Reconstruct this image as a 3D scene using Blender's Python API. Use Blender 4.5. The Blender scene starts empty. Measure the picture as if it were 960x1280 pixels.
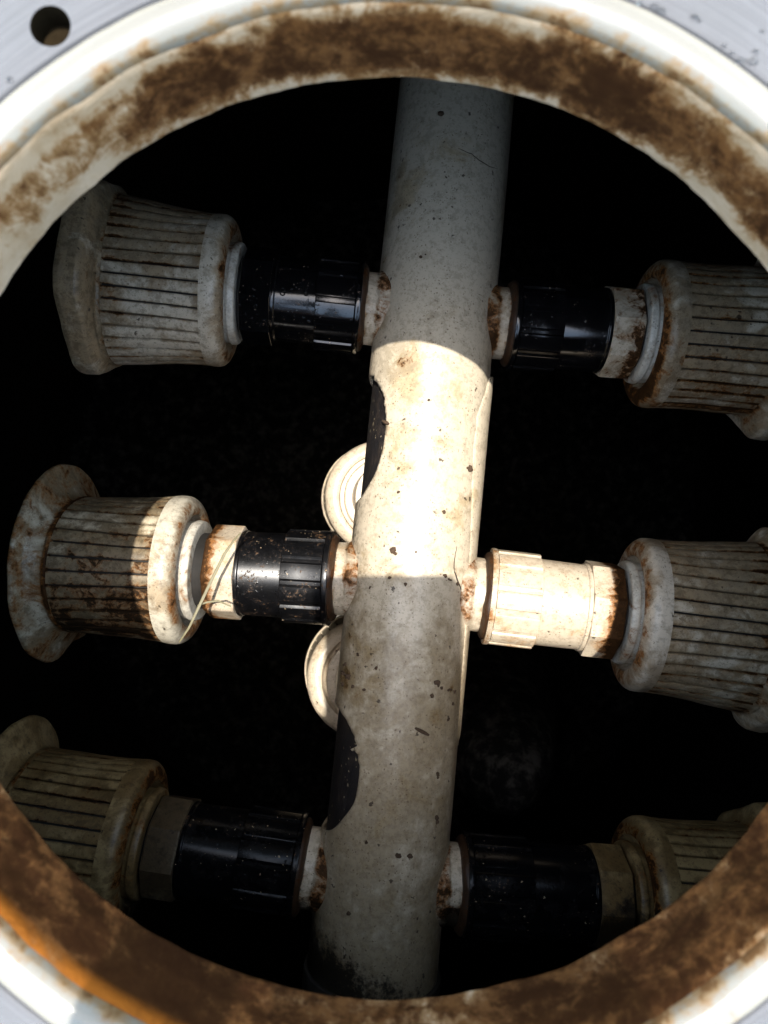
import bpy, bmesh, math, random
from mathutils import Vector, Matrix, noise as mnoise
R = math.radians
PI = math.pi
random.seed(7)
sc = bpy.context.scene
col = sc.collection

# ------------------------------------------------------------------ camera
F = 924.0                       # focal length in photograph pixels (960 x 1280)
CZ = 0.2746                     # lens height over the rim of the manhole
cam = bpy.data.cameras.new('camera')
cam.sensor_fit = 'VERTICAL'
cam.sensor_height = 36.0
cam.lens = 36.0 * F / 1280.0
cam.clip_start = 0.005
cam.clip_end = 200
cam.dof.use_dof = True
cam.dof.focus_distance = 0.64
cam.dof.aperture_fstop = 9.0
camo = bpy.data.objects.new('camera', cam)
camo.location = (0, 0, CZ)
col.objects.link(camo)
sc.camera = camo

# ------------------------------------------------------------------ sky and sun
w = bpy.data.worlds.new('World')
sc.world = w
w.use_nodes = True
nt = w.node_tree
bg = nt.nodes['Background']
sky = nt.nodes.new('ShaderNodeTexSky')
sky.sky_type = 'NISHITA'
sky.sun_disc = False
sky.sun_elevation = R(83.2)
sky.sun_rotation = 0.0
sky.dust_density = 1.5
sky.air_density = 2.2
sky.ozone_density = 0.3
nt.links.new(sky.outputs[0], bg.inputs[0])
bg.inputs[1].default_value = 0.15
SUN = Vector((-0.030, -0.118, -1.0)).normalized()
sl = bpy.data.lights.new('sun', 'SUN')
sl.energy = 2.0
sl.angle = R(0.53)
sl.color = (1.0, 0.945, 0.86)
so = bpy.data.objects.new('sun', sl)
so.rotation_euler = SUN.to_track_quat('-Z', 'Y').to_euler()
so.location = (0.05, 0.6, 5)
col.objects.link(so)
vs = sc.view_settings
vs.view_transform = 'Standard'
vs.look = 'None'
vs.gamma = 1
vs.use_curve_mapping = False
vs.exposure = 1.85
sc.render.engine = 'CYCLES'
sc.cycles.max_bounces = 10
sc.cycles.use_denoising = True
sc.cycles.sample_clamp_indirect = 4.0


# ------------------------------------------------------------------ helpers
def px(x, y, d):
    """a point seen at pixel x, y of the photograph, d metres in front of the lens"""
    return Vector(((x - 480) * d / F, (640 - y) * d / F, CZ - d))


def link(o, parent=None):
    col.objects.link(o)
    if parent is not None:
        o.parent = parent
    return o


def tag(o, label=None, cat=None, group=None, kind=None):
    if label: o['label'] = label
    if cat: o['category'] = cat
    if group: o['group'] = group
    if kind: o['kind'] = kind
    return o


def thing(name, label, cat, mat=None, group=None):
    o = bpy.data.objects.new(name, None)
    o.empty_display_size = 0.03
    if mat is not None: o.matrix_world = mat
    tag(o, label, cat, group)
    return link(o)


def finish(bm, name, material, parent=None, sharp=35, smooth=True):
    bmesh.ops.recalc_face_normals(bm, faces=bm.faces[:])
    me = bpy.data.meshes.new(name)
    bm.to_mesh(me)
    bm.free()
    if smooth:
        me.polygons.foreach_set('use_smooth', [True] * len(me.polygons))
        me.set_sharp_from_angle(angle=R(sharp))
    me.materials.append(material)
    o = bpy.data.objects.new(name, me)
    return link(o, parent)


def rounded(prof, rad=0.0012, k=3):
    """round every inner corner of an open profile"""
    out = [prof[0]]
    for i in range(1, len(prof) - 1):
        p, a, b = Vector(prof[i]), Vector(prof[i - 1]), Vector(prof[i + 1])
        la, lb = (a - p).length, (b - p).length
        rr = min(rad, la * .45, lb * .45)
        if rr < 1e-6:
            out.append(tuple(p)); continue
        s, e = p + (a - p) / la * rr, p + (b - p) / lb * rr
        for j in range(k + 1):
            t = j / k
            q = s * (1 - t) ** 2 + p * 2 * t * (1 - t) + e * t * t
            out.append(tuple(q))
    out.append(prof[-1])
    return out


def revolve_bm(prof, n=72, rmod=None, bm=None, caps=True, closed=False, axis='X', jit=0.0):
    """profile of (t, r) turned about local X (angle 0 points along +Z) or about Z"""
    bm = bm or bmesh.new()
    rings = []
    for i, (t, r) in enumerate(prof):
        ring = []
        for k in range(n):
            a = 2 * PI * k / n
            rr = r if rmod is None else rmod(t, r, a)
            if axis == 'X':
                v = Vector((t, -rr * math.sin(a), rr * math.cos(a)))
            else:
                v = Vector((rr * math.cos(a), rr * math.sin(a), t))
            if jit:
                v += mnoise.noise_vector(v * 45) * jit + mnoise.noise_vector(v * 160) * jit * .45
            ring.append(bm.verts.new(v))
        rings.append(ring)
    m = len(rings)
    for i in range(m if closed else m - 1):
        A, B = rings[i], rings[(i + 1) % m]
        for k in range(n):
            bm.faces.new((A[k], A[(k + 1) % n], B[(k + 1) % n], B[k]))
    if caps and not closed:
        for ring in (rings[0], rings[-1]):
            bm.faces.new(ring)
    return bm


def tube_bm(pts, rad, n=6, bm=None, flat=1.0, taper=True):
    bm = bm or bmesh.new()
    pts = [Vector(p) for p in pts]
    rings = []
    for i, p in enumerate(pts):
        d = (pts[min(i + 1, len(pts) - 1)] - pts[max(i - 1, 0)]).normalized()
        ref = Vector((0, 0, 1)) if abs(d.z) < .9 else Vector((1, 0, 0))
        u = d.cross(ref).normalized()
        v = u.cross(d).normalized()
        rr = rad * ((0.35 + 0.65 * math.sin(PI * (i + .5) / len(pts))) if taper else 1)
        rings.append([bm.verts.new(p + u * math.cos(2 * PI * k / n) * rr + v * math.sin(2 * PI * k / n) * rr * flat) for k in range(n)])
    for A, B in zip(rings, rings[1:]):
        for k in range(n):
            bm.faces.new((A[k], A[(k + 1) % n], B[(k + 1) % n], B[k]))
    bm.faces.new(rings[0]); bm.faces.new(rings[-1])
    return bm


# ------------------------------------------------------------------ materials
class NT:
    def __init__(self, name):
        self.m = bpy.data.materials.new(name)
        self.m.use_nodes = True
        self.t = self.m.node_tree
        self.b = self.t.nodes['Principled BSDF']

    def n(self, kind, ins=None, **props):
        x = self.t.nodes.new(kind)
        for k, v in props.items(): setattr(x, k, v)
        for k, v in (ins or {}).items(): self.put(x.inputs[k], v)
        return x

    def put(self, sock, v):
        if isinstance(v, bpy.types.NodeSocket): self.t.links.new(v, sock)
        else: sock.default_value = v

    def math(self, op, a, b=0.0, clamp=False):
        return self.n('ShaderNodeMath', {0: a, 1: b}, operation=op, use_clamp=clamp).outputs[0]

    def noise(self, vec, scale, detail=6, rough=.6, dist=0.0):
        return self.n('ShaderNodeTexNoise', {'Vector': vec, 'Scale': scale, 'Detail': detail, 'Roughness': rough, 'Distortion': dist}).outputs['Fac']

    def step(self, f, lo, hi, a=0.0, b=1.0):
        return self.n('ShaderNodeMapRange', {'Value': f, 'From Min': lo, 'From Max': hi, 'To Min': a, 'To Max': b},
                      interpolation_type='SMOOTHSTEP').outputs[0]

    def mix(self, f, a, b, blend='MIX'):
        x = self.n('ShaderNodeMix', data_type='RGBA', blend_type=blend)
        self.put(x.inputs[0], f)
        for s, v in ((6, a), (7, b)):
            self.put(x.inputs[s], v if isinstance(v, bpy.types.NodeSocket) else (*v, 1))
        return x.outputs[2]

    def pos(self): return self.n('ShaderNodeNewGeometry').outputs['Position']
    def obj(self): return self.n('ShaderNodeTexCoord').outputs['Object']

    def scaled(self, vec, s):
        return self.n('ShaderNodeMapping', {'Vector': vec, 'Scale': s}).outputs[0]

    def xyz(self, vec):
        return self.n('ShaderNodeSeparateXYZ', {0: vec}).outputs

    def specks(self, vec, scale, size, keep, patch=True):
        nv = self.n('ShaderNodeTexNoise', {'Vector': vec, 'Scale': scale * .9, 'Detail': 3.0, 'Roughness': .6}).outputs['Color']
        nv = self.n('ShaderNodeVectorMath', {0: nv, 1: (.5, .5, .5)}, operation='SUBTRACT').outputs[0]
        nv = self.n('ShaderNodeVectorMath', {0: nv, 'Scale': 1.6 / scale}, operation='SCALE').outputs[0]
        if patch: keep = self.math('MULTIPLY', keep, self.step(self.noise(vec, 26, 4, .7), .40, .64, .12, 1.5))
        vec = self.n('ShaderNodeVectorMath', {0: vec, 1: nv}, operation='ADD').outputs[0]
        v = self.n('ShaderNodeTexVoronoi', {'Vector': vec, 'Scale': scale, 'Randomness': 1.0})
        cc = self.n('ShaderNodeSeparateColor', {0: v.outputs['Color']}).outputs
        c = cc[0]
        sz = self.math('MULTIPLY', self.math('ADD', self.math('POWER', cc[1], 2.0), .25), size)
        d = self.step(self.math('DIVIDE', v.outputs['Distance'], sz), .6, 1.0, 1, 0)
        return self.math('MULTIPLY', d, self.math('LESS_THAN', c, keep))

    def bump(self, h, strength, dist):
        x = self.n('ShaderNodeBump', {'Height': h, 'Strength': strength, 'Distance': dist})
        self.t.links.new(x.outputs[0], self.b.inputs['Normal'])

    def out(self, color, rough, metal=0.0, spec=0.5):
        self.put(self.b.inputs['Base Color'], color if isinstance(color, bpy.types.NodeSocket) else (*color, 1))
        self.put(self.b.inputs['Roughness'], rough)
        self.put(self.b.inputs['Metallic'], metal)
        self.put(self.b.inputs['Specular IOR Level'], spec)
        return self.m


def dirty_plastic(name, base=(.60, .505, .375), film=.5, stain=.5, rust=.5, speck=.5, rough=.34, s=1.0,
                  film_col=(.19, .118, .050), stain_col=(.045, .020, .007), rust_col=(.25, .085, .012), seed=0.0, extra=None, cover=None):
    """white plastic under a thin dirt film, ochre smears, brown stains, rust blotches and dark specks"""
    q = NT(name)
    p = q.n('ShaderNodeMapping', {'Vector': q.pos(), 'Location': (seed, seed * .7, seed * .3)}).outputs[0]
    big = q.noise(p, 13 * s, 4, .55)
    mid = q.noise(p, 42 * s, 7, .66, .6)
    m2 = q.noise(p, 75 * s, 8, .7, .8)
    fine = q.noise(p, 230 * s, 6, .7)
    gr = q.noise(p, 900, 2, .6)
    ex = extra(q) if extra is not None else 0.0
    f1 = q.math('ADD', q.math('ADD', q.math('MULTIPLY', big, .5), q.math('MULTIPLY', mid, .5)), q.math('MULTIPLY', ex, .6))
    c = q.mix(q.step(f1, .61 - .22 * film, .70 - .20 * film, 0, .40 + .4 * film), base, q.mix(q.step(m2, .42, .58), film_col, tuple(x * 1.5 for x in film_col)))
    g8 = q.noise(p, 140 * s, 8, .75)
    dk = tuple(x * .5 for x in film_col)
    c = q.mix(q.step(q.math('ADD', g8, q.math('MULTIPLY', ex, .8)), .47, .62, 0, .12 + .5 * film), c, dk)
    g9 = q.noise(p, 480, 5, .8)
    c = q.mix(q.step(g9, .55, .66, 0, .2 + .4 * film), c, tuple(x * .4 for x in film_col))
    sm = q.math('ADD', q.math('ADD', q.math('MULTIPLY', mid, .40), q.math('MULTIPLY', m2, .35)),
                q.math('ADD', q.math('MULTIPLY', big, .15), q.math('MULTIPLY', fine, .10)))
    sm = q.math('ADD', sm, ex)
    rm = q.step(sm, .655 - .20 * rust, .725 - .19 * rust)
    c = q.mix(q.math('MULTIPLY', rm, .8), c, q.mix(q.step(fine, .4, .6), rust_col, tuple(x * .55 for x in rust_col)))
    st = q.step(sm, .69 - .20 * stain, .735 - .19 * stain)
    c = q.mix(q.math('MULTIPLY', st, .93), c, q.mix(q.step(g8, .4, .6), stain_col, tuple(x * .4 for x in stain_col)))
    if cover is not None:
        for msk, cc in cover(q, p, mid, fine): c = q.mix(msk, c, cc)
    k1 = q.specks(p, 190, .36, .02 + .16 * speck)
    k2 = q.specks(q.scaled(p, (1, 1, 1.3)), 560, .46, .04 + .34 * speck)
    c = q.mix(q.math('MULTIPLY', k2, .65), c, (.09, .05, .02))
    c = q.mix(q.math('MULTIPLY', k1, .85), c, (.03, .016, .008))
    dirt = q.math('MAXIMUM', rm, st)
    ro = q.math('ADD', rough - .08, q.math('ADD', q.math('MULTIPLY', mid, .16), q.math('MULTIPLY', dirt, .28)))
    h = q.math('ADD', q.math('MULTIPLY', fine, .6), q.math('ADD', q.math('MULTIPLY', gr, .25), q.math('MULTIPLY', dirt, .5)))
    q.bump(h, .34, .0012)
    return q.out(c, ro, 0.0, q.math('SUBTRACT', .42, q.math('MULTIPLY', dirt, .34)))


def near_points(pts, rad, amt):
    """extra stain close to the given joints: rust that has run out of them"""
    def f(q):
        best = None
        P = q.pos()
        for p in pts:
            d = q.n('ShaderNodeVectorMath', {0: P, 1: tuple(p)}, operation='DISTANCE').outputs['Value']
            best = d if best is None else q.math('MINIMUM', best, d)
        return q.step(best, rad * .45, rad, amt, 0)
    return f


def black_plastic(name, dirt=.5, rough=.17, seed=0.0, spec=.62):
    q = NT(name)
    p = q.n('ShaderNodeMapping', {'Vector': q.pos(), 'Location': (seed, seed * .4, 0)}).outputs[0]
    mid = q.noise(p, 60, 7, .7, .3)
    fine = q.noise(p, 420, 4, .7)
    c = q.mix(q.step(mid, .45, .75), (.003, .003, .0035), (.010, .0095, .010))
    dm = q.step(q.math('ADD', q.math('MULTIPLY', mid, .6), q.math('MULTIPLY', fine, .5)), .70 - .14 * dirt, .78 - .13 * dirt)
    c = q.mix(q.math('MULTIPLY', dm, .85), c, (.12, .065, .03))
    k = q.specks(p, 330, .26, .10 + .25 * dirt)
    c = q.mix(q.math('MULTIPLY', k, .9), c, (.36, .27, .17))
    dr = q.specks(p, 240, .42, .30)
    ro = q.math('ADD', rough - .05, q.math('ADD', q.math('MULTIPLY', mid, .22), q.math('MULTIPLY', dm, .4)))
    h = q.math('ADD', q.math('MULTIPLY', fine, .10), q.math('ADD', q.math('MULTIPLY', dr, .8), q.math('MULTIPLY', dm, .5)))
    q.bump(h, .35, .0008)
    return q.out(c, ro, 0.0, q.math('SUBTRACT', spec, q.math('MULTIPLY', dm, spec * .6)))


# header axis -------------------------------------------------------------
HA = Vector((.0545, .254, CZ - .690))
HB = Vector((.0040, -.2475, CZ - .638))
ES = (HB - HA).normalized()                       # along the header, down the picture
ER = ES.cross(Vector((0, 0, 1))); ER = (ER if ER.x > 0 else -ER).normalized()
EU = ES.cross(ER).normalized(); EU = EU if EU.z > 0 else -EU
HR = .055


def header_at(ypx):
    """point of the header axis seen on picture row ypx"""
    lo, hi = -1.0, 2.0
    for _ in range(60):
        m = (lo + hi) / 2
        p = HA + (HB - HA) * m
        y = 640 - p.y * F / (CZ - p.z)
        if y < ypx: lo = m
        else: hi = m
    return HA + (HB - HA) * lo


# laterals: row on the header, side, in-picture slope, tilt towards the lens, turn, hex colour ...
LAT = [
    dict(key='L1', y=395, ang=180 - 5.5, tilt=3, oval=1, dl=0, coup='black', hexp=-19),
    dict(key='R1', y=398, ang=-4.4, tilt=0, oval=-.2, dl=.007, coup='mixed'),
    dict(key='L2', y=728, ang=180 - 3.0, tilt=-3, oval=-1, dl=.002, gap=.007, coup='mixed', disc=1),
    dict(key='R2', y=733, ang=-6.5, tilt=3, oval=.8, dl=.006, coup='white'),
    dict(key='L3', y=1097, ang=180 - 7.6, tilt=-2, oval=-.6, dl=.021, coup='mixed', disc=1),
    dict(key='R3', y=1097, ang=-5.5, tilt=-2, oval=0, dl=.031, coup='mixed'),
]
for L in LAT:
    L['o'] = header_at(L['y'])
    a, t = R(L['ang']), R(L['tilt'])
    d = Vector((math.cos(a) * math.cos(t), math.sin(a) * math.cos(t), math.sin(t)))
    L['d'] = d
    z = Vector((0, 0, 1)); y = z.cross(d).normalized(); z = d.cross(y).normalized()
    M = Matrix((d, y, z)).transposed().to_4x4()
    M.translation = L['o']
    L['M'] = M

STUBS = [L['o'] + L['d'] * .06 for L in LAT]

def mud_and_shade(q, p, mid, fine):
    """black mud below one level, with the shade of the undersides painted in"""
    y = q.xyz(q.pos())[1]
    lv = q.math('ADD', q.math('MULTIPLY', y, -1.0), q.math('ADD', q.math('MULTIPLY', q.math('SUBTRACT', mid, .5), .10), q.math('MULTIPLY', q.math('SUBTRACT', fine, .5), .05)))
    return [(q.step(lv, .312, .336, 0, .93), (.008, .006, .004))]  # near-black colour also stands in for shade on the low sides


def along_axis(*bands):
    """extra stain in bands along the part's own axis: (from, to, amount)"""
    def f(q):
        t = q.xyz(q.obj())[0]
        tot = None
        for a, b, k in bands:
            m = q.step(t, a, b, 0, k)
            tot = m if tot is None else q.math('ADD', tot, m)
        return tot
    return f


def pipe_point(xp, yp):
    o = Vector((0, 0, CZ)); d = (px(xp, yp, 1.0) - o)
    lo_, hi_ = .5, .7
    best = None
    for i in range(400):
        t = .5 + .25 * i / 400
        q_ = o + d * t
        v = q_ - HA
        if (v - ES * v.dot(ES)).length <= HR: return q_
    return o + d * .62


PSPOTS = [(x, y, r, k) for x, y, r, k in ((436, 790, .013, .17), (430, 845, .016, .18), (438, 745, .012, .17), (447, 870, .010, .14), (563, 858, .011, .16), (545, 850, .008, .15), (496, 450, .026, .13),
          (483, 462, .012, .06), (500, 215, .010, .13), (497, 260, .010, .12), (480, 330, .012, .14), (530, 318, .006, .16), (478, 405, .010, .13), (545, 895, .009, .13), (590, 700, .010, .12), (568, 715, .008, .14), (600, 560, .006, .08), (575, 905, .008, .15))]


def spots(lst):
    """single rust and dirt blotches where the pipe has them"""
    def f(q):
        P = q.pos(); tot = None
        for x, y, r, k in lst:
            d = q.n('ShaderNodeVectorMath', {0: P, 1: tuple(pipe_point(x, y))}, operation='DISTANCE').outputs['Value']
            m = q.step(d, r * .3, r * 1.15, k, 0)
            tot = m if tot is None else q.math('MAXIMUM', tot, m)
        return tot
    return f


def both(*fs):
    def f(q):
        tot = None
        for g in fs:
            v = g(q)
            tot = v if tot is None else q.math('ADD', tot, v)
        return tot
    return f


def per_slat(amt):
    """some slats have caught more dirt than their neighbours"""
    def f(q):
        return q.math('MULTIPLY', q.math('SUBTRACT', q.n('ShaderNodeObjectInfo').outputs['Random'], .45), amt)
    return f


def slot_edges(amt):
    """grime that has settled along the slots (u runs across each slat)"""
    def f(q):
        u = q.xyz(q.n('ShaderNodeTexCoord').outputs['UV'])[0]
        return q.step(q.math('ABSOLUTE', q.math('SUBTRACT', u, .5)), .30, .54, 0, amt * .8)
    return f


def lower_side(amt, y0, y1):
    """slime on the side that lay in the silt"""
    def f(q):
        return q.step(q.xyz(q.pos())[1], y0, y1, 0, amt)
    return f


def silt_and_shade(q, p, mid, fine):
    """silt film deepened down the pipe to paint in fading light; black deposit near its end"""
    P = q.pos()
    s_ = q.n('ShaderNodeVectorMath', {0: P, 1: tuple(ES)}, operation='DOT_PRODUCT').outputs['Value']
    k = header_at(640).dot(ES)
    sA, sB, sC, sD = (header_at(v).dot(ES) for v in (640, 900, 1110, 1215))
    lo = q.noise(q.scaled(P, (1, .45, 1)), 22, 6, .72)
    nn = q.math('ADD', q.math('MULTIPLY', lo, .40), q.math('ADD', q.math('MULTIPLY', mid, .35), q.math('MULTIPLY', q.noise(P, 110, 8, .75, .5), .25)))
    m1 = q.step(q.math('ADD', q.step(s_, sA, sB, -.10, .085), nn), .43, .60, 0, .66)  # film thickens down the pipe, painting in the weaker light there
    sd = q.n('ShaderNodeVectorMath', {0: P, 1: tuple(ER)}, operation='DOT_PRODUCT').outputs['Value']
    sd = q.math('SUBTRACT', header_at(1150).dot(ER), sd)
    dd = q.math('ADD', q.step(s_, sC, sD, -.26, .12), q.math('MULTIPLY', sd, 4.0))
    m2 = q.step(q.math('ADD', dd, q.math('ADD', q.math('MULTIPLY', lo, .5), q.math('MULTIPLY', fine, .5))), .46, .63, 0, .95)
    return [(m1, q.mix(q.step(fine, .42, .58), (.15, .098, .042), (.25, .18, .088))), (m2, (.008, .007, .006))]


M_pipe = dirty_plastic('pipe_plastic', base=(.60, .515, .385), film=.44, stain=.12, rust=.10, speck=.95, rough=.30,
                       film_col=(.30, .215, .105), extra=both(near_points(STUBS, .036, .14), spots(PSPOTS)), seed=1.3, cover=silt_and_shade)
M_stub = dirty_plastic('stub_plastic', film=.5, stain=.40, rust=.50, speck=.7, extra=along_axis((.060, .070, .16), (.060, .052, .12)), cover=mud_and_shade, seed=4.1)
M_hex = dirty_plastic('union_plastic', film=.42, stain=.24, rust=.40, speck=.8, seed=2.2, s=1.2, film_col=(.36, .18, .055), extra=along_axis((.158, .180, .26), (.076, .070, .08)))
M_rhex = dirty_plastic('rusty_union_plastic', film=.45, stain=.62, rust=.62, speck=.8, seed=2.9, s=1.2, extra=along_axis((.164, .179, .10)))
FAR = along_axis((.075, .108, .07), (.038, .028, .03))
FLG = along_axis((.116, .109, .10), (.126, .140, .04))
SH = along_axis((.0150, .0086, .13))
PAL = dict(base=(.60, .505, .375), speck=.6, rough=.40)
PB = dict(base=(.36, .25, .115), film_col=(.095, .052, .016), cover=mud_and_shade, speck=.7, rough=.42)
KIT = {
    'L1': (dirty_plastic('slat_plastic', film=.78, stain=.26, rust=.26, seed=3.4, extra=both(per_slat(.09), slot_edges(.12), FAR), **PAL),
           dirty_plastic('shoulder_plastic', base=(.62, .53, .40), film=.66, stain=.18, rust=.26, speck=.7, rough=.32, seed=3.4, extra=SH),
           dirty_plastic('flange_plastic', film=.95, stain=.36, rust=.36, seed=9.1, extra=FLG, **PAL)),
    'R1': (dirty_plastic('slat_plastic', film=.88, stain=.32, rust=.40, seed=1.7, extra=both(per_slat(.09), slot_edges(.12), lower_side(.10, .14, .09)), **PAL),
           dirty_plastic('shoulder_plastic', base=(.60, .505, .375), film=.75, stain=.26, rust=.42, speck=.6, seed=1.7, extra=both(SH, lower_side(.08, .17, .10))),
           dirty_plastic('flange_plastic', film=.8, stain=.4, rust=.5, seed=9.8, extra=FLG, **PAL)),
    'L2': (dirty_plastic('slat_plastic', base=(.56, .48, .34), film=1.0, stain=.56, rust=.52, seed=5.2, speck=.9, rough=.42, film_col=(.105, .066, .026),
                         stain_col=(.020, .015, .009), extra=both(per_slat(.09), slot_edges(.06), lower_side(.10, -.03, -.11))),
           dirty_plastic('shoulder_plastic', base=(.60, .545, .43), film=.55, stain=.12, rust=.30, speck=.7, rough=.34, seed=5.2, extra=SH),
           dirty_plastic('flange_plastic', base=(.52, .46, .34), film=1.0, stain=.78, rust=.86, speck=.8, seed=1.9, s=.8, film_col=(.15, .095, .04), extra=FLG)),
    'R2': (dirty_plastic('slat_plastic', film=.88, stain=.28, rust=.28, seed=7.4, extra=both(per_slat(.09), slot_edges(.13), FAR), **PAL),
           dirty_plastic('shoulder_plastic', base=(.62, .535, .42), film=.55, stain=.18, rust=.34, speck=.6, rough=.30, seed=7.4, extra=SH),
           dirty_plastic('flange_plastic', film=.8, stain=.5, rust=.5, seed=3.9, extra=FLG, **PAL)),
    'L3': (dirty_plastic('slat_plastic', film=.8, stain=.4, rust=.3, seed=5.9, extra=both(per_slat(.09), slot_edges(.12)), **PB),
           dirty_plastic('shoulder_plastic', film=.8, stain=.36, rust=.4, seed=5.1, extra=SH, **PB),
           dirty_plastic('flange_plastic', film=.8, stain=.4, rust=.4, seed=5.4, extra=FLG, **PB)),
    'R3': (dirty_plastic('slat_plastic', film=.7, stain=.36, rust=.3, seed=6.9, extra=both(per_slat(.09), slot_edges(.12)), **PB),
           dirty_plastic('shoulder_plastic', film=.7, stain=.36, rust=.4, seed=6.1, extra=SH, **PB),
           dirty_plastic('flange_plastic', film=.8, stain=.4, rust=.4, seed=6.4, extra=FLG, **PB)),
}
M_strain_b = KIT['L3'][1]
M_washer = dirty_plastic('washer_plastic', base=(.62, .58, .49), film=.45, stain=.34, rust=.58, speck=.4, seed=6.1)
M_washer_b = dirty_plastic('browned_washer_plastic', film=.9, stain=.5, rust=.6, seed=6.3, **PB)
M_clean = dirty_plastic('pale_plastic', film=.35, stain=.10, rust=.20, speck=.5, seed=8.8)
M_black = black_plastic('black_plastic', .38, .07, 0)
M_black_d = black_plastic('dusty_black_plastic', .62, .24, 3)
M_deep = black_plastic('dull_black_plastic', .40, .14, 5, .15)  # black plastic with lowered specular, for the bottom couplings
M_dhex = dirty_plastic('blackened_union_plastic', base=(.16, .12, .07), film=.9, stain=.5, rust=.4, film_col=(.04, .025, .012), cover=mud_and_shade, seed=3.3)
M_collar = dirty_plastic('rust_collar', base=(.045, .020, .008), film_col=(.03, .014, .006), rust_col=(.12, .042, .010), film=.8, stain=.6, rust=.7, speck=.3, rough=.5, s=1.6, seed=7.7)


def simple(name, c, rough=.7, metal=0.0, spec=.5):
    q = NT(name)
    n_ = q.noise(q.pos(), 90, 5, .65)
    q.bump(n_, .3, .001)
    return q.out(q.mix(q.step(n_, .3, .7), tuple(x * .75 for x in c), tuple(x * 1.2 for x in c)), rough, metal, spec)


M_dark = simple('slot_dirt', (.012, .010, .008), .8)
M_tank = simple('tank_lining', (.034, .027, .021), .75)
M_crack = simple('crack_dirt', (.035, .022, .014), .8)

q = NT('dark_liner')
p = q.pos()
n_ = q.noise(q.scaled(p, (1, .5, 1)), 120, 6, .7)
c = q.mix(q.step(n_, .4, .75), (.010, .009, .010), (.035, .026, .020))
c = q.mix(q.specks(q.scaled(p, (1, .6, 1)), 300, .30, .5), c, (.30, .25, .16))
q.bump(n_, .5, .002)
M_liner = q.out(c, .55)

q = NT('neck_paint')                     # cream lining with big rust patches
p = q.pos()
x_, y_, z_ = q.xyz(p)
big = q.noise(p, 13, 4, .6, .3)
mid = q.noise(p, 45, 8, .72, .5)
fine = q.noise(q.scaled(p, (1, 1, .45)), 260, 5, .7)
c = q.mix(q.step(mid, .35, .7), (.57, .44, .32), (.41, .28, .165))
# rust grows where water ran: low side of the picture, and one broad patch high up
low = q.math('ADD', q.step(y_, -.02, -.16, 0, .125), q.math('MULTIPLY', q.step(x_, .0, -.12, -.02, .03), q.step(y_, .0, -.1)))
top = q.math('MULTIPLY', q.step(y_, .110, .180, 0, .12), q.step(x_, -.17, -.05))
edge = q.math('ADD', q.step(z_, -.031, -.046, 0, -.15), q.step(z_, -.014, .0, 0, -.16))
edge = q.math('MULTIPLY', edge, q.step(y_, -.15, -.04, .25, 1))
sm = q.math('ADD', q.math('ADD', q.math('MULTIPLY', big, .55), q.math('MULTIPLY', mid, .45)),
            q.math('ADD', q.math('ADD', low, top), edge))
sm = q.math('ADD', sm, q.math('MULTIPLY', q.math('SUBTRACT', fine, .5), .22))
sm = q.math('ADD', sm, .022)
sm = q.math('ADD', sm, q.math('MULTIPLY', q.math('SUBTRACT', q.noise(p, 95, 8, .75), .5), .16))
c = q.mix(q.step(sm, .44, .52, 0, .8), c, (.32, .165, .06))
orange = q.math('MULTIPLY', q.step(z_, -.010, -.002), q.step(y_, -.06, -.12))

var = q.math('ADD', q.math('MULTIPLY', q.noise(p, 55, 6, .75, .5), .6), q.math('MULTIPLY', q.noise(p, 170, 6, .75), .4))
c = q.mix(q.step(sm, .48, .585, 0, .95), c, q.mix(q.step(var, .40, .62), (.068, .026, .010), (.17, .074, .026)))
c = q.mix(q.step(q.math('ADD', sm, q.math('MULTIPLY', q.math('SUBTRACT', var, .5), -.5)), .555, .70, 0, .8), c, (.032, .013, .006))
q.bump(q.math('ADD', mid, q.math('MULTIPLY', fine, .6)), .4, .0025)
c = q.mix(q.math('MULTIPLY', q.math('MULTIPLY', orange, q.step(x_, .02, -.07)), q.step(mid, .32, .55, .3, .9)), c, (.42, .14, .022))
nst = q.step(sm, .44, .54)
M_neck = q.out(c, q.math('ADD', .40, q.math('ADD', q.math('MULTIPLY', mid, .2), q.math('MULTIPLY', nst, .2))), 0.0, q.math('SUBTRACT', .34, q.math('MULTIPLY', nst, .30)))

q = NT('lip_paint')
p = q.pos()
x_, y_, z_ = q.xyz(p)
rr = q.math('SQRT', q.math('ADD', q.math('POWER', q.math('SUBTRACT', x_, .003), 2), q.math('POWER', q.math('ADD', y_, .0113), 2)))
mid = q.noise(p, 60, 6, .7)
inner = q.step(rr, .2065, .2005, 0, .27)
sm = q.math('ADD', q.math('ADD', mid, inner), q.step(y_, -.08, -.17, 0, .06))
c = q.mix(q.step(sm, .66, .84, 0, .75), (.255, .243, .215), (.25, .145, .055))
c = q.mix(q.step(sm, .82, .90, 0, .8), c, (.12, .055, .02))
c = q.mix(q.specks(p, 120, .25, .08), c, (.25, .12, .06))
q.bump(q.noise(p, 200, 4, .6), .12, .001)
M_lip = q.out(c, .24)

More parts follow.
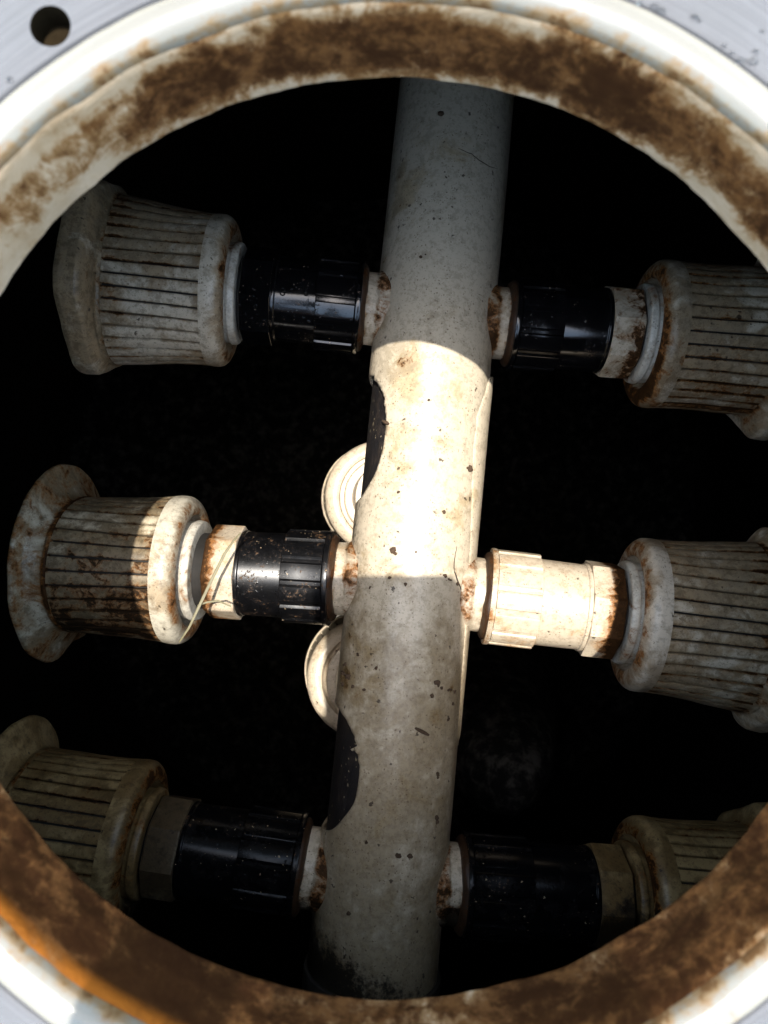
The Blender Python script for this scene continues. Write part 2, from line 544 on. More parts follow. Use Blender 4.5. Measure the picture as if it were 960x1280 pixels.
q = NT('brushed_steel')
p = q.pos()
x_, y_, z_ = q.xyz(p)
rr = q.math('SQRT', q.math('ADD', q.math('POWER', q.math('SUBTRACT', x_, .003), 2), q.math('POWER', q.math('ADD', y_, .0113), 2)))
ring = q.noise(q.n('ShaderNodeCombineXYZ', {0: q.math('MULTIPLY', rr, 1200), 1: q.math('MULTIPLY', x_, 12), 2: q.math('MULTIPLY', y_, 12)}).outputs[0], 1.0, 5, .7)
blot = q.noise(p, 35, 6, .65)
c = q.mix(blot, (.118, .119, .126), (.175, .176, .186))
c = q.mix(q.step(ring, .40, .62, 0, .40), c, (.085, .085, .092))
c = q.mix(q.step(q.noise(p, 90, 6, .75), .64, .76, 0, .55), c, (.085, .06, .045))
c = q.mix(q.specks(p, 70, .2, .06), c, (.16, .05, .03))
q.bump(q.math('ADD', q.math('MULTIPLY', ring, .8), q.math('MULTIPLY', blot, .4)), .35, .0012)
M_steel = q.out(c, q.math('ADD', .50, q.math('MULTIPLY', blot, .2)), .0, .25)

M_shellout = simple('brown_dirt_paint', (.020, .014, .007), .9, 0.0, .05)

# ------------------------------------------------------------------ the tank: shell, neck, lip, bolted flange
RC = Vector((.0030, -.0113))                       # centre of the manhole
T = Matrix.Translation((RC.x, RC.y, 0))
tank = thing('filter_tank', 'round tank with open rust stained manhole neck and grey bolted flange around it', 'tank', T)
NR = .2000
prof = [(-.0470, NR), (-.0478, NR + .0015), (-.052, NR + .006), (-.052, 1.35), (-2.75, 1.35), (-2.80, 1.30), (-2.9, .0005),
        ]
inner = prof
outer = [(-2.91, .0005), (-2.81, 1.31), (-2.75, 1.362), (-.048, 1.362), (-.040, 1.35), (-.040, NR + .0085)]
bm = revolve_bm(inner[2:], 96, axis='Z', caps=False)
shell = finish(bm, 'shell', M_tank, tank)
bm = revolve_bm(outer, 96, axis='Z', caps=False)
finish(bm, 'outer_shell', M_shellout, tank)
q = NT('added_mound_sand')
n_ = q.noise(q.pos(), 26, 7, .75)
g_ = q.noise(q.pos(), 140, 4, .7)
q.bump(g_, .6, .01)
M_added_sand = q.out(q.mix(q.step(n_, .46, .66), (.035, .033, .030), (.34, .31, .27)), .8)
bm = bmesh.new()
gv = {}
for i in range(61):
    for j in range(61):
        x, y = -1.3 + 2.6 * i / 60, -1.3 + 2.6 * j / 60
        if x * x + y * y > 1.30 ** 2: continue
        h = 1.62 * math.exp(-(((x - .25) / .30) ** 2 + ((y + .52) / .30) ** 2)) + .05 * mnoise.noise(Vector((x * 6, y * 6, 2)))  # mound added and shaped to catch faint light in the dark
        gv[i, j] = bm.verts.new((x, y, -2.70 + h))
for (i, j) in list(gv):
    if all(k in gv for k in ((i + 1, j), (i + 1, j + 1), (i, j + 1))):
        bm.faces.new((gv[i, j], gv[i + 1, j], gv[i + 1, j + 1], gv[i, j + 1]))
tag(finish(bm, 'added_sand_mound', M_added_sand, sharp=180), kind='structure')
wall = [(.0005, NR + .0006)]
for i in range(1, 26):
    wall.append((-.0462 * i / 25, NR))
wall += [(-.0470, NR + .0006), (-.0474, NR + .002), (-.0515, NR + .0058), (-.0515, NR + .008), (-.03, NR + .008), (-.004, NR + .008)]
bm = revolve_bm(wall, 360, axis='Z', caps=False, jit=.0009)
finish(bm, 'neck_wall', M_neck, tank)
lip = [(-.0035, NR + .0085), (-.0006, NR + .0008), (.0012, NR + .0010)]
for i in range(1, 13):
    a = PI * (1 - i / 13)
    lip.append((.0016 + .0062 * math.sin(a) ** .8, NR + .0085 + .0075 * math.cos(a)))
lip += [(.0005, NR + .0164), (-.004, NR + .0166), (-.0085, NR + .0166), (-.0085, NR + .0088)]
bm = revolve_bm(lip, 240, axis='Z', caps=False, jit=.0004)
finish(bm, 'rim_lip', M_lip, tank, sharp=60)
fl = rounded([(-.013, .2175), (-.0052, .2175), (-.0052, .2212), (-.0022, .2222), (-.0018, .226), (-.0018, .315), (-.013, .315)], .0008)
bm = revolve_bm(fl, 192, axis='Z', closed=True)
flange = finish(bm, 'flange', M_steel, tank)
bm = revolve_bm(rounded([(-.020, .2125), (-.0133, .2125), (-.0133, .312), (-.020, .312)], .001), 96, axis='Z', closed=True)
finish(bm, 'backing_ring', M_shellout, tank)
cut = bmesh.new()
for k in range(8):
    a = R(123.5 + 45 * k)
    bmesh.ops.create_cone(cut, cap_ends=True, segments=40, radius1=.0077, radius2=.0077, depth=.06,
                          matrix=Matrix.Translation((.2315 * math.cos(a), .2315 * math.sin(a), -.008)))
cutter = finish(cut, 'cutter', M_shellout, tank, smooth=False)
md = flange.modifiers.new('holes', 'BOOLEAN')
md.operation = 'DIFFERENCE'; md.object = cutter; md.solver = 'EXACT'; md.material_mode = 'TRANSFER'
bpy.context.view_layer.update()
ev = flange.evaluated_get(bpy.context.evaluated_depsgraph_get())
me = bpy.data.meshes.new_from_object(ev)
flange.modifiers.clear()
flange.data = me
me.set_sharp_from_angle(angle=R(35))
bpy.data.objects.remove(cutter)

# ------------------------------------------------------------------ the header pipe
HM = Matrix((ER, EU, ES)).transposed().to_4x4()
HO = header_at(640)
HM.translation = HO
if HM.to_3x3().determinant() < 0:
    raise RuntimeError('basis')
header = thing('header_pipe', 'thick off white pipe crossing the manhole with broken side holes and dark specks', 'pipe', HM)


def s_of(ypx):
    return (header_at(ypx) - HO).dot(ES)


S0, S1 = s_of(640) - 1.27, s_of(1228)
holes = [(s_of(559), .0590, 181, 52, 1), (s_of(960), .054, 181, 61, 2)]


def hole_f(s, th):
    """< 1 inside a broken side hole"""
    best = 9
    for s0, hs, th0, hth, seed in holes:
        u = (s - s0) / hs
        v = (th - th0) / hth
        f = (abs(u) ** 2.2 + abs(v) ** 2.2) ** (1 / 2.2)
        jag = .025 * mnoise.noise(Vector((s * 60, th * .05, seed * 7)))
        if u < -.1: jag += .09 * mnoise.noise(Vector((s * 170, seed * 3, 0))) * min(1, (-.1 - u) * 3)
        best = min(best, f + jag)
    return best


bm = bmesh.new()
ns, na = 900, 180
grid = []
for i in range(ns + 1):
    s = S0 + (S1 - S0) * i / ns
    ring = []
    for k in range(na):
        th = 360 * k / na
        a = R(th)
        r_ = HR + .0006 * mnoise.noise(Vector((s * 9, math.cos(a) * .8, math.sin(a) * .8)))
        ring.append(bm.verts.new((r_ * math.cos(a), r_ * math.sin(a), s)))
    grid.append(ring)
for i in range(ns):
    s = S0 + (S1 - S0) * (i + .5) / ns
    for k in range(na):
        th = 360 * (k + .5) / na
        if hole_f(s, th) < 1: continue
        bm.faces.new((grid[i][k], grid[i][(k + 1) % na], grid[i + 1][(k + 1) % na], grid[i + 1][k]))
bmesh.ops.delete(bm, geom=[v for v in bm.verts if not v.link_faces], context='VERTS')
# settle the ragged border on the hole's outline
for v in [v for v in bm.verts if v.is_boundary and S0 + .01 < v.co.z < S1 - .01]:
    th = math.degrees(math.atan2(v.co.y, v.co.x)) % 360
    s = v.co.z
    s0, hs, th0, hth, seed = min(holes, key=lambda h: abs(h[0] - s))
    for _ in range(4):
        f = hole_f(s, th)
        if f < 1e-3: break
        k = 1 + (1 / f - 1) * .8
        s, th = s0 + (s - s0) * k, th0 + (th - th0) * k
    a = R(th)
    v.co = Vector((HR * math.cos(a), HR * math.sin(a), s))
pw = finish(bm, 'pipe_wall', M_pipe, header, sharp=50)
md = pw.modifiers.new('wall', 'SOLIDIFY'); md.thickness = .0035; md.offset = -1
lr = HR - .0042
bm = revolve_bm([(S0 + .01, lr), (S1 - .012, lr)], 64, axis='Z')
finish(bm, 'liner', M_liner, header)
# flat end of the pipe
bm = revolve_bm(rounded([(S1 - .01, HR - .004), (S1 + .004, HR - .004), (S1 + .004, HR + .003), (S1 - .012, HR + .003), (S1 - .012, HR + .0004)], .001), 64, axis='Z')
finish(bm, 'end_cap', M_tank, header)

# peeling strip on the right flank
def strip_bm():
    bm = bmesh.new()
    sA, sB = s_of(469), s_of(921)
    n, m = 90, 14
    rows = []
    for i in range(n + 1):
        u = i / n
        s = sA + (sB - sA) * u
        hi = 15 + 27 * min(1, u / .13) ** .8 - 24 * max(0, (u - .25) / .75) ** .8
        hi += 2.0 * mnoise.noise(Vector((s * 60, 3, 1)))
        lo = -34 + 6 * mnoise.noise(Vector((s * 40, 8, 1)))
        row = []
        for k in range(m + 1):
            w_ = k / m
            th = R(lo + (hi - lo) * w_)
            lift = -.0004 + .0034 * math.sin(PI * min(1, w_ * 1.0)) ** .5 * (1 - .35 * u) * (1 if u < .985 else .6) + (.0009 * max(0, 1 - u / .12))
            row.append(((HR + lift) * math.cos(th), (HR + lift) * math.sin(th), s + (.004 * math.sin(PI * w_) * -1 if u < .02 else 0)))
        rows.append([bm.verts.new(c) for c in row])
    for A, B in zip(rows, rows[1:]):
        for k in range(m):
            bm.faces.new((A[k], A[k + 1], B[k + 1], B[k]))
    return bm


st = finish(strip_bm(), 'peeling_strip', M_pipe, header, sharp=60)
md = st.modifiers.new('skin', 'SOLIDIFY'); md.thickness = .0012; md.offset = -1


def on_pipe(xp, yp, lift=0.0):
    """header-local point of the pipe surface seen at a pixel"""
    o = Vector((0, 0, CZ)); d = px(xp, yp, 1.0) - o
    Mi = HM.inverted()
    o2 = Mi @ o; d2 = (Mi.to_3x3() @ d)
    rr = HR + lift
    a = d2.x ** 2 + d2.y ** 2; b = 2 * (o2.x * d2.x + o2.y * d2.y); c_ = o2.x ** 2 + o2.y ** 2 - rr * rr
    disc = max(0, b * b - 4 * a * c_)
    t = (-b - math.sqrt(disc)) / (2 * a)
    return o2 + d2 * t


def crack(pts, rad=.0006):
    P = []
    for (a, b) in zip(pts, pts[1:]):
        for j in range(5):
            t = j / 5
            P.append(on_pipe(a[0] + (b[0] - a[0]) * t + random.uniform(-.6, .6), a[1] + (b[1] - a[1]) * t + random.uniform(-.6, .6), .0001))
    finish(tube_bm(P, rad, 5, flat=.5), 'crack', M_crack, header)


crack([(573, 186), (590, 193), (603, 204), (616, 210), (624, 212)], .0008)
crack([(571, 683), (567, 705), (570, 722), (577, 738), (588, 744)], .0009)
0 and crack([(608, 469), (600, 471), (594, 480), (589, 497), (586, 514)], .0007)

stub_prof = [(.030, .0325), (.052, .0325), (.070, .0325)]
for L in LAT:
    Mloc = HM.inverted() @ L['M']
    sg = rounded([(.044, .0342), (.0535, .0342), (.0555, .0325), (.0695, .0325), (.0695, .02)], .001)
    bm = revolve_bm(sg, 64, jit=.0005)
    o = finish(bm, 'stub', M_stub, header)
    o.matrix_local = Mloc


# ------------------------------------------------------------------ couplings
def nut_mod(nr, h, t0, t1, ph=0.0):
    def f(t, r, a):
        if t0 <= t <= t1 and r > .03:
            x = ((a + ph) * nr / (2 * PI)) % 1
            e = min(x, 1 - x)
            k = max(0, min(1, (e - .10) / .05))
            return r + h * k
        return r
    return f


def hex_mod(ap, corner, nsd, ph=0.0):
    def f(t, r, a):
        if r < .030: return r
        w_ = 2 * PI / nsd
        x = (a + ph) % w_ - w_ / 2
        return r - corner + min(corner, ap / math.cos(x))
    return f


def coupling(L, label, group):
    d = L['dl']
    t = thing('pipe_coupling', label, 'coupling', L['M'], group)
    kind = L['coup']
    mb = M_hex if kind == 'white' else (M_black if L['key'] == 'L1' else M_black_d if L['key'] == 'L2' else M_deep if L['key'] in ('L3', 'R3') else M_black)
    ph = random.random()
    bm = revolve_bm(rounded([(.0640, .030), (.0643, .0350), (.0660, .0380), (.0680, .0392), (.0698, .0390), (.0715, .034)], .001), 96, jit=.0014)
    finish(bm, 'rust_ring', M_collar, t)
    n1 = .1085 + d * .5
    pr = rounded([(.0690, .033), (.0690, .0424), (.0735, .0424), (.0740, .0405), (.0742, .0402), (.094, .0402), (n1 - .0006, .0402), (n1, .0398), (n1, .035)], .0006, 2)
    bm = revolve_bm(pr, 13 * 20, nut_mod(13, .0016, .0741, n1 - .0004, ph))
    finish(bm, 'union_nut', mb, t, sharp=30)
    h0 = .147 + d
    pr = rounded([(n1 - .002, .03), (n1 - .001, .0378), (h0 - .003, .0372), (h0 - .0025, .0385), (h0 + .001, .0385), (h0 + .001, .03)], .0008)
    bm = revolve_bm(pr, 84)
    body = finish(bm, 'sleeve', mb, t)
    h1 = .175 + d
    pr = rounded([(h0 + .0005, .034), (h0 + .0005, .0432), (h0 + .004, .0432), (h1 - .001, .0432), (h1, .041), (h1, .034)], .0012)
    bm = revolve_bm(pr, 120, hex_mod(.0395, .0432, 8, ph * .4 + (.2 if L['key'] == 'L1' else 0)))
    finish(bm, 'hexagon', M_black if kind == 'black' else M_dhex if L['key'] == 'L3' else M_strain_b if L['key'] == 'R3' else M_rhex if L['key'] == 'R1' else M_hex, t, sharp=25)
    pr = [(h1 - .004, .034), (h1 + .010, .034)]
    bm = revolve_bm(pr, 48)
    finish(bm, 'thread', M_dark, t)
    return t


CL = {
    'L1': 'glossy black coupling with black hexagon end and raised characters',
    'R1': 'dark wet black coupling with rusty white hexagon end, upper right of the pipe',
    'L2': 'dusty black coupling with sunlit white hexagon end crossed by a straw',
    'R2': 'all white sunlit coupling with ribbed nut and rusty end',
    'L3': 'black coupling deep in shade joined to the brown strainer at lower left',
    'R3': 'black coupling deep in shade with cream hexagon end at lower right',
}
for L in LAT:
    L['coupling'] = coupling(L, CL[L['key']], 'couplings screwed to the header pipe')

# raised characters on the upper left coupling
L1 = LAT[0]
for ch, tt, aa, rot in (('8', .137, -6, 0), ('c', .130, -2, 0), ('6', .117, -3, 0)):
    cu = bpy.data.curves.new('char', 'FONT')
    cu.body = ch; cu.size = .011 if ch != 'c' else .009; cu.extrude = .0003; cu.align_x = 'CENTER'; cu.align_y = 'CENTER'
    tmp = bpy.data.objects.new('char', cu); col.objects.link(tmp)
    bpy.context.view_layer.update()
    me = bpy.data.meshes.new_from_object(tmp.evaluated_get(bpy.context.evaluated_depsgraph_get()))
    bpy.data.objects.remove(tmp)
    me.materials.clear(); me.materials.append(M_black)
    o = bpy.data.objects.new('raised_character', me)
    link(o, L1['coupling'])
    # text reads left to right in the picture: local -X is to the right on this side
    a = R(aa)
    nrm = Vector((0, -math.sin(a), math.cos(a)))
    ex = Vector((-1, 0, 0)); ey = nrm.cross(ex)
    m4 = Matrix((ex, ey, nrm)).transposed().to_4x4()
    m4.translation = Vector((tt, 0, 0)) + nrm * .0378
    o.matrix_local = m4


# ------------------------------------------------------------------ strainers
NSL = 38


def body_r(t, a, T0, oval):
    """radius of the slotted body, t measured from the start of the slots"""
    u = max(0, min(1, t / T0))
    r = .0662 - .0007 * math.sin(PI * min(1, u * 1.5)) + .0016 * u ** 2
    # the far end is slightly oval
    return r * (1 - oval * .105 * u * math.cos(2 * a))


def make_strainer(L, label, group, mats, with_slats=True, cat='strainer'):
    d = L['dl']; ov = L['oval']
    ms, msh, mf, mw = mats
    M = L['M'].copy()
    M.translation = L['M'] @ Vector((.176 + d + L.get('gap', 0), 0, 0))
    t = thing('strainer', label, cat, M, group)
    # local t = 0 at the hexagon
    bm = revolve_bm(rounded([(.0015, .030), (.0015, .0440), (.004, .0452), (.0075, .0455), (.0090, .0440), (.0160, .0440), (.0160, .030)], .0012), 84, jit=.0003)
    finish(bm, 'washer', mw, t)
    pr = [(.0165, .030), (.0165, .0470), (.0150, .0485), (.0094, .0505), (.0085, .0545)]
    for i in range(1, 9):
        a = PI / 2 * i / 8
        pr.append((.0085 + .0105 * (1 - math.cos(a)), .0545 + .0122 * math.sin(a)))
    pr += [(.0235, .0667), (.0273, .0662), (.0275, .056)]
    bm = revolve_bm(pr, 120)
    finish(bm, 'shoulder', msh, t, sharp=50)
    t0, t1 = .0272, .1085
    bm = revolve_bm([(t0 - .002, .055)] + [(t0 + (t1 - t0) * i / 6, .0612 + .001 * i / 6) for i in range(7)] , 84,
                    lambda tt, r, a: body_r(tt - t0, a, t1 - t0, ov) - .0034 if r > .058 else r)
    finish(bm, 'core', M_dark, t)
    if with_slats:
        gap = .00085
        for k in range(NSL):
            bm = bmesh.new()
            rows = []
            for i in range(7):
                tt = t0 - .0002 + (t1 - t0) * i / 6
                ac = 2 * PI * (k + .5) / NSL
                r0 = body_r(tt - t0, ac, t1 - t0, ov)
                hw = PI / NSL - gap / r0
                row = []
                for f_, dr in ((-1, -.0030), (-1, -.00022), (-.86, .0), (0, .0), (.86, .0), (1, -.00022), (1, -.0030)):
                    a = ac + hw * f_
                    r = body_r(tt - t0, a, t1 - t0, ov) + dr
                    row.append(bm.verts.new((tt, -r * math.sin(a), r * math.cos(a))))
                rows.append(row)
            uv = bm.loops.layers.uv.new('UVMap')
            us = (0, 0, .07, .5, .93, 1, 1)
            for A, B in zip(rows, rows[1:]):
                for j in range(6):
                    f = bm.faces.new((A[j], A[j + 1], B[j + 1], B[j]))
                    for lp, u_ in zip(f.loops, (us[j], us[j + 1], us[j + 1], us[j])): lp[uv].uv = (u_, .5)
            finish(bm, 'slat', ms, t, sharp=45)
    # ring and dished flange at the far end
    hp_ = R(L.get('hexp', 30))
    def ring_mod(tt, r, a):
        u = max(0, min(1, (.080 - r) / .012))
        if r > .07: r = .07 + (r - .07) * L.get('fs', 1)
        if r < .0705: return r * (1 - ov * .105 * u * math.cos(2 * a))
        if L.get('disc'):
            nb = max(0, math.cos(a + PI / 2 + .25)) ** 40                # a bite at the low end
            return (r - (r - .0700) * .55 * nb + .0016 * mnoise.noise(Vector((math.cos(a) * 3, math.sin(a) * 3, 4)))) * (1 - ov * .105 * u * math.cos(2 * a))
        x = (a - hp_ + PI / 6) % (PI / 3) - PI / 6            # 0 on a corner
        ap = r * .925 / math.cos(PI / 6 - abs(x))
        rr = -math.log(math.exp(-r * 1500) + math.exp(-ap * 1500)) / 1500 + .0003
        rr += .0012 * mnoise.noise(Vector((math.cos(a) * 3, math.sin(a) * 3, tt * 40 + hp_ * 5)))
        return rr * (1 - ov * .105 * u * math.cos(2 * a))
    f0 = t1 - .0006
    if L.get('disc'):
        pr = rounded([(f0, .0560), (f0, .0655), (f0 + .0010, .0678), (f0 + .0034, .0684), (f0 + .0050, .0672), (f0 + .0085, .0686), (f0 + .0130, .0730),
              (f0 + .0170, .0790), (f0 + .0195, .0850), (f0 + .0205, .0890), (f0 + .0235, .0900), (f0 + .0255, .0880), (f0 + .0255, .060)], .0010)
    else:
        pr = rounded([(f0, .0560), (f0, .0655), (f0 + .0010, .0676), (f0 + .0032, .0682), (f0 + .0042, .0700),
              (f0 + .0060, .0770), (f0 + .0085, .0840), (f0 + .0120, .0872), (f0 + .0240, .0885), (f0 + .0285, .0872), (f0 + .0300, .0835), (f0 + .0300, .060)], .0010)
    bm = revolve_bm(pr, 120, ring_mod, jit=.0005)
    finish(bm, 'end_flange', mf, t, sharp=50)
    return t


SL = {
    'L1': 'pale grey slotted strainer in shade at the end of the glossy black coupling',
    'R1': 'grey brown slotted strainer running out of the upper right edge of the hole',
    'L2': 'blackened slotted strainer with a sunlit shoulder and dished end flange',
    'R2': 'large grey slotted strainer beside the all white sunlit coupling',
    'L3': 'dark brown slotted strainer half hidden by the lower left rim',
    'R3': 'dim brown slotted strainer half hidden by the lower right rim',
}
for L in LAT:
    k = L['key']
    make_strainer(L, SL[k], 'slotted strainers around the header pipe', KIT[k] + (M_washer_b if k in ('L3', 'R3') else M_washer,))

# two strainers hanging from the far side of the header
def hanging(xp, yp, depth, label, tilt, disc_r=.0498, disc_t=.0062):
    top = px(xp, yp, depth)
    base = header_at(yp)
    d = (top - base).normalized()
    d = (d * .35 + Vector((tilt[0], tilt[1], -1)) * .65).normalized()
    z = Vector((0, 1, 0)); y = z.cross(d).normalized(); z = d.cross(y).normalized()
    M = Matrix((d, y, z)).transposed().to_4x4()
    M.translation = top - d * (.176 + .012)
    L = dict(M=M, dl=0, oval=0, fs=0)
    t = make_strainer(L, label, 'slotted strainers around the header pipe', (M_clean, M_clean, M_clean, M_clean))
    bm = revolve_bm(rounded([(.012, .02), (.012, disc_r), (disc_t, disc_r), (disc_t, .02)], .0012), 72)
    finish(bm, 'cap_disc', M_clean, t)
    # its plain socket below the header
    bm = revolve_bm(rounded([(-.070, .03), (-.070, .036), (.001, .036), (.001, .03)], .001), 48)
    finish(bm, 'socket', M_clean, t)


hanging(478, 622, .86, 'sunlit white strainer shoulder peeking out behind the pipe above the dusty coupling', (-.05, 0))
hanging(459, 848, .82, 'white strainer shoulder behind the pipe below the dusty coupling, half in shadow', (-.05, -.05), .0455, .0015)

# ------------------------------------------------------------------ small things lying about
q = NT('dry_straw')
M_straw = q.out(q.mix(q.noise(q.pos(), 300, 4), (.26, .23, .13), (.12, .105, .055)), .6)
q = NT('crumb')
M_crumb = q.out(q.mix(q.noise(q.pos(), 400, 4), (.03, .018, .010), (.11, .065, .035)), .9)

L2 = LAT[2]
def at_lat(L, t, r, deg):
    a = R(deg)
    return L['M'] @ Vector((t, -r * math.sin(a), r * math.cos(a)))

# straw across the white hexagon, ends trailing under the shoulder
o = finish(tube_bm([px(301, 666, .603), px(292, 676, .598), px(281, 692, .594), px(268, 718, .592), px(255, 745, .590), px(247, 762, .588), px(236, 785, .585), px(224, 803, .590)], .0013, 7, flat=.45), 'dry_straw', M_straw)
tag(o, 'pale dry straw lying across the white hexagon of the dusty coupling', 'straw')
o = finish(tube_bm([px(247, 757, .592), px(258, 753, .592), px(272, 751, .594), px(289, 758, .597)], .0009, 6, flat=.6), 'dry_straw', M_straw)
tag(o, 'short thin dry straw curling along the lower edge of the white hexagon', 'straw')

# crumbs of dirt stuck on the pipe
bm = bmesh.new()
rng = random.Random(5)
SP = [(587, 586, 4.6), (491, 688, 5), (494, 692, 3), (551, 142, 4), (526, 321, 2.5), (532, 318, 2), (557, 720, 3), (563, 725, 2.4), (546, 853, 5), (552, 860, 3.5), (562, 862, 3), (568, 864, 3), (547, 969, 4),
      (545, 1022, 3.4), (546, 1027, 3), (498, 1070, 4), (512, 1070, 3), (436, 845, 4), (441, 858, 3), (455, 862, 3), (458, 1053, 2.4), (436, 1142, 3), (520, 690, 2.2), (507, 730, 2.4), (487, 722, 2.4), (572, 730, 3), (540, 870, 3),
      (462, 735, 2.4), (555, 640, 2.2), (498, 615, 2), (536, 500, 2), (470, 835, 2.6), (447, 818, 3.4), (432, 830, 3.4), (430, 842, 3.6), (428, 855, 3), (566, 880, 3), (560, 900, 2.6)]
for (x, y, r) in SP:
    for j in range(rng.randint(1, 3)):
        c = HM @ on_pipe(x + rng.uniform(-r, r) * .8 * (j > 0), y + rng.uniform(-r, r) * .8 * (j > 0), .0004)
        rr = r * .00066 * rng.uniform(.6, 1.0) * (1 if j == 0 else .6)
        res = bmesh.ops.create_icosphere(bm, subdivisions=2, radius=rr)
        sc3 = Vector((rng.uniform(.7, 1.3), rng.uniform(.7, 1.3), .55))
        for v in res['verts']:
            n3 = 1 + .5 * mnoise.noise(v.co * 900 + Vector((x, y, j)))
            v.co = Vector((v.co.x * sc3.x * n3, v.co.y * sc3.y * n3, v.co.z * sc3.z)) + c
o = finish(bm, 'dirt_crumbs', M_crumb)
tag(o, 'small brown dirt crumbs stuck along the off white pipe', 'dirt', kind='stuff')
for (a, b, lab) in (((478, 526), (486, 530), 'tiny brown twig bit on the sunlit pipe beside the upper broken hole'),
                    ((519, 910), (536, 919), 'dark twig bit lying on the shaded lower stretch of the pipe')):
    P = [HM @ on_pipe(a[0] + (b[0] - a[0]) * t / 4, a[1] + (b[1] - a[1]) * t / 4, .0009) for t in range(5)]
    o = finish(tube_bm(P, .0016, 6), 'twig', M_crumb)
    tag(o, lab, 'twig')

# ------------------------------------------------------------------ whoever takes the picture: a tablet in two hands, kneeling behind it
q = NT('tablet_shell'); M_tab = q.out((.02, .02, .022), .4)
q = NT('dark_cloth'); M_cloth = q.out(q.mix(q.noise(q.pos(), 200, 3), (.03, .035, .05), (.05, .055, .075)), .9)
q = NT('skin'); M_skin = q.out((.32, .18, .12), .55)
q = NT('lens_glass'); M_lens = q.out((.01, .01, .015), .05)


def slab_bm(x0, x1, y0, y1, z0, z1, rad):
    bm = bmesh.new()
    pts = []
    for cx, cy, a0 in ((x1 - rad, y1 - rad, 0), (x0 + rad, y1 - rad, 90), (x0 + rad, y0 + rad, 180), (x1 - rad, y0 + rad, 270)):
        for k in range(9):
            a = R(a0 + 90 * k / 8)
            pts.append((cx + rad * math.cos(a), cy + rad * math.sin(a)))
    lo = [bm.verts.new((x, y, z0)) for x, y in pts]
    hi = [bm.verts.new((x, y, z1)) for x, y in pts]
    bm.faces.new(lo); bm.faces.new(hi)
    for k in range(len(pts)):
        bm.faces.new((lo[k], lo[(k + 1) % len(pts)], hi[(k + 1) % len(pts)], hi[k]))
    return bm


tab = thing('tablet', 'dark tablet held flat over the manhole by the kneeling person', 'tablet', Matrix.Translation((.022, -.075, .278)))
finish(slab_bm(-.063, .063, -.100, .095, 0, .008, .017), 'body', M_tab, tab)
finish(slab_bm(-.058, .058, -.094, .089, .0081, .0086, .012), 'screen', M_lens, tab)

ske = []      # (position, radius, parent index)
def J(p, r, par):
    if p[1] < -.25: p = (p[0], p[1] - .20 * min(1, (-.25 - p[1]) / .15), p[2])
    ske.append((Vector(p), r, par)); return len(ske) - 1
pel = J((.002, -.80, .17), .135, None)
sp1 = J((.002, -.70, .24), .125, pel)
sp2 = J((.002, -.58, .27), .125, sp1)
sp3 = J((.002, -.48, .27), .10, sp2)
nk = J((.002, -.42, .31), .055, sp3)
hd = J((.002, -.38, .36), .085, nk)
h2 = J((.002, -.36, .43), .090, hd)
h3 = J((.002, -.37, .49), .060, h2)
wr = []
for s_ in (-1, 1):
    sh = J((.002 + s_ * .17, -.48, .27), .060, sp3)
    e1 = J((.002 + s_ * .20, -.40, .22), .050, sh)
    el = J((.002 + s_ * .17, -.33, .20), .042, e1)
    f1 = J((.002 + s_ * .11, -.27, .26), .034, el)
    w_ = J((.002 + s_ * .078, -.222, .305), .026, f1)
    hx = -.006 if s_ < 0 else .004
    pm = J((.002 + s_ * .082, -.175, .297), .030, w_)
    kn = J((.002 + s_ * .086, -.150, .294), .026, pm)
    for j in range(4):                                  # fingers run under the tablet's edge
        y0 = -.128 - .017 * j
        k1 = J((.002 + s_ * (.0935 - .002 * (j == 3)), y0, .289), .0088, kn if j < 2 else pm)
        k2 = J((.002 + s_ * .088, y0 + .002, .2745), .0080, k1)
        k3 = J((.002 + s_ * (.068 - .006 * (j == 3)), y0 + .004, .2695), .0075, k2)
        J((.002 + s_ * (.052 + .004 * abs(j - 1)), y0 + .005, .2705), .0062, k3)
    t1 = J((.002 + s_ * .070, -.168, .303), .0125, pm)
    t2 = J((.002 + s_ * .056, -.145, .298), .0105, t1)
    J((.002 + s_ * .048, -.122, .2955), .0085, t2)
    hp = J((.002 + s_ * .10, -.80, .16), .095, pel)
    th_ = J((.002 + s_ * .14, -.66, .09), .080, hp)
    kne = J((.002 + s_ * .15, -.52, .025), .060, th_)
    cf = J((.002 + s_ * .145, -.68, .022), .055, kne)
    an = J((.002 + s_ * .13, -.88, .0), .038, cf)
    J((.002 + s_ * .13, -.99, -.012), .030, an)
me = bpy.data.meshes.new('person')
me.from_pydata([p for p, _, _ in ske], [(i, par) for i, (_, _, par) in enumerate(ske) if par is not None], [])
per = link(bpy.data.objects.new('person', me))
per.modifiers.new('skin', 'SKIN')
sk = me.skin_vertices[0].data
for i, (_, r_, _) in enumerate(ske):
    sk[i].radius = (r_, r_)
    sk[i].use_root = (i == 0)
sd = per.modifiers.new('sub', 'SUBSURF'); sd.levels = 2; sd.render_levels = 2
bpy.context.view_layer.update()
me2 = bpy.data.meshes.new_from_object(per.evaluated_get(bpy.context.evaluated_depsgraph_get()))
per.modifiers.clear(); per.data = me2
me2.materials.clear(); me2.materials.append(M_cloth); me2.materials.append(M_skin)
for f in me2.polygons:
    c = f.center
    f.material_index = 1 if (c.y > -.235 or (c.z > .37 and c.y > -.75)) else 0
    f.use_smooth = True
tag(per, 'person in dark clothes kneeling at the manhole and holding a tablet', 'person')

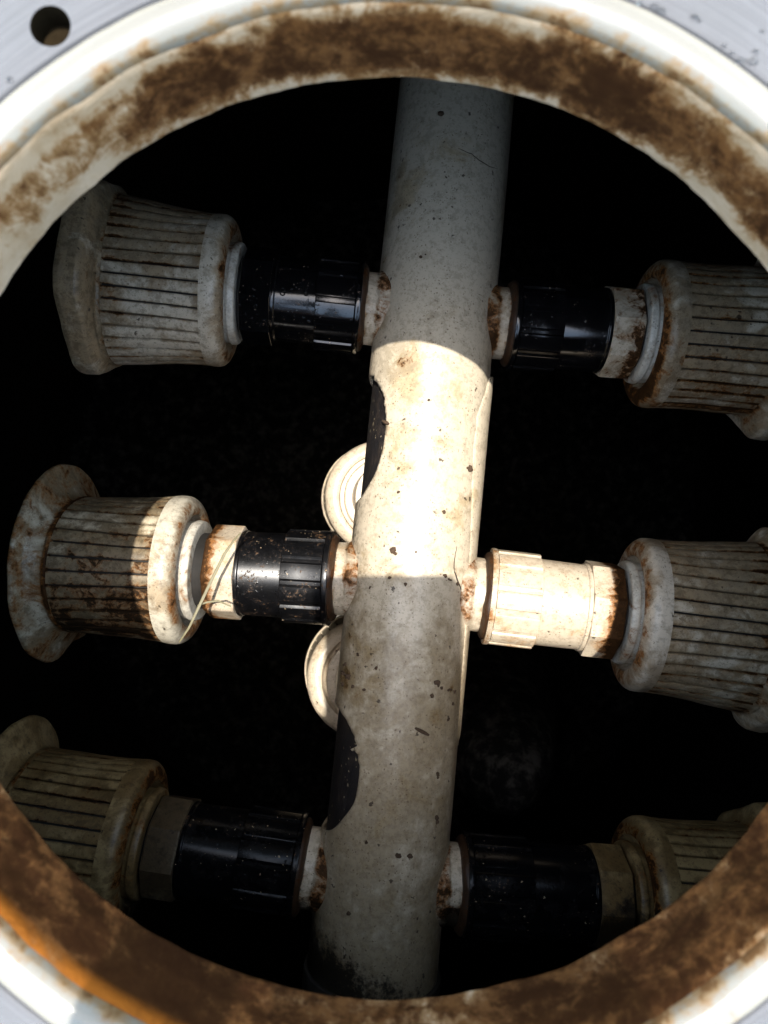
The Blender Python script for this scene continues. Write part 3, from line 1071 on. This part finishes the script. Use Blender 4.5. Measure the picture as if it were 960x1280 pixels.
# ------------------------------------------------------------------ unseen cover, added behind the flange to block part of the sky
sky_block = thing('sky_block_cover', 'unseen round steel cover, added behind the flange to block sky', 'cover',
            Matrix.Translation((RC.x, .345, .0)) @ Matrix.Rotation(R(4), 4, 'X'))
def turned(bm, z):
    for v in bm.verts: v.co = Vector((v.co.x, -v.co.z, v.co.y + z))
    return bm
bm = turned(revolve_bm(rounded([(.0, .0005), (.0, .262), (.001, .272), (.014, .272), (.014, .0005)], .002), 96, axis='Z', caps=False), .285)
finish(bm, 'sky_block_plate', M_steel, sky_block)
bm = turned(revolve_bm(rounded([(.013, .195), (.022, .195), (.022, .212), (.013, .212)], .002), 96, axis='Z', closed=True), .285)
finish(bm, 'sky_block_gasket', M_black_d, sky_block)
for sx in (-.06, .06):
    bm = slab_bm(sx - .014, sx + .014, -.035, .016, -.004, .002, .004)
    finish(bm, 'sky_block_hinge_leaf', M_steel, sky_block)
    bm = revolve_bm([(sx - .016, .009), (sx + .016, .009)], 24)
    finish(bm, 'sky_block_hinge_knuckle', M_steel, sky_block)

# ------------------------------------------------------------------ water drops on the flange
q = NT('water')
q.put(q.b.inputs['Transmission Weight'], 1.0); q.put(q.b.inputs['IOR'], 1.333)
M_water = q.out((1, 1, 1), .02)
bm = bmesh.new()
for (x, y, r) in [(818, 9, 5), (827, 14, 5), (868, 22, 5), (874, 27, 3), (905, 57, 3), (926, 76, 5), (941, 77, 6), (944, 65, 4), (915, 66, 2.5), (952, 40, 3), (800, 4, 3), (30, 120, 3), (12, 100, 4), (935, 1262, 4), (928, 1268, 3), (948, 1250, 3), (20, 1236, 4), (36, 1252, 3)]:
    c = px(x, y, CZ + .0020)
    res = bmesh.ops.create_icosphere(bm, subdivisions=2, radius=r * .0003)
    for v in res['verts']:
        v.co = Vector((v.co.x * 1.3, v.co.y, v.co.z * .5)) + c
o = finish(bm, 'water_drops', M_water, sharp=180)
tag(o, 'small clear water drops glinting on the grey flange', 'water', kind='stuff')
# a dark cap on the person's head
bm = bmesh.new()
bmesh.ops.create_uvsphere(bm, u_segments=32, v_segments=16, radius=.098)
bmesh.ops.delete(bm, geom=[v for v in bm.verts if v.co.z < -.012], context='VERTS')
for v in bm.verts: v.co = Vector((v.co.x * .96, v.co.y * 1.12, v.co.z)) + Vector((.002, -.56, .425))
cap = finish(bm, 'cap', M_cloth, per)
mdc = cap.modifiers.new('cloth', 'SOLIDIFY'); mdc.thickness = .004
bm = slab_bm(.002 - .062, .002 + .062, -.475, -.385, .412, .416, .04)
finish(bm, 'cap_peak', M_cloth, cap)
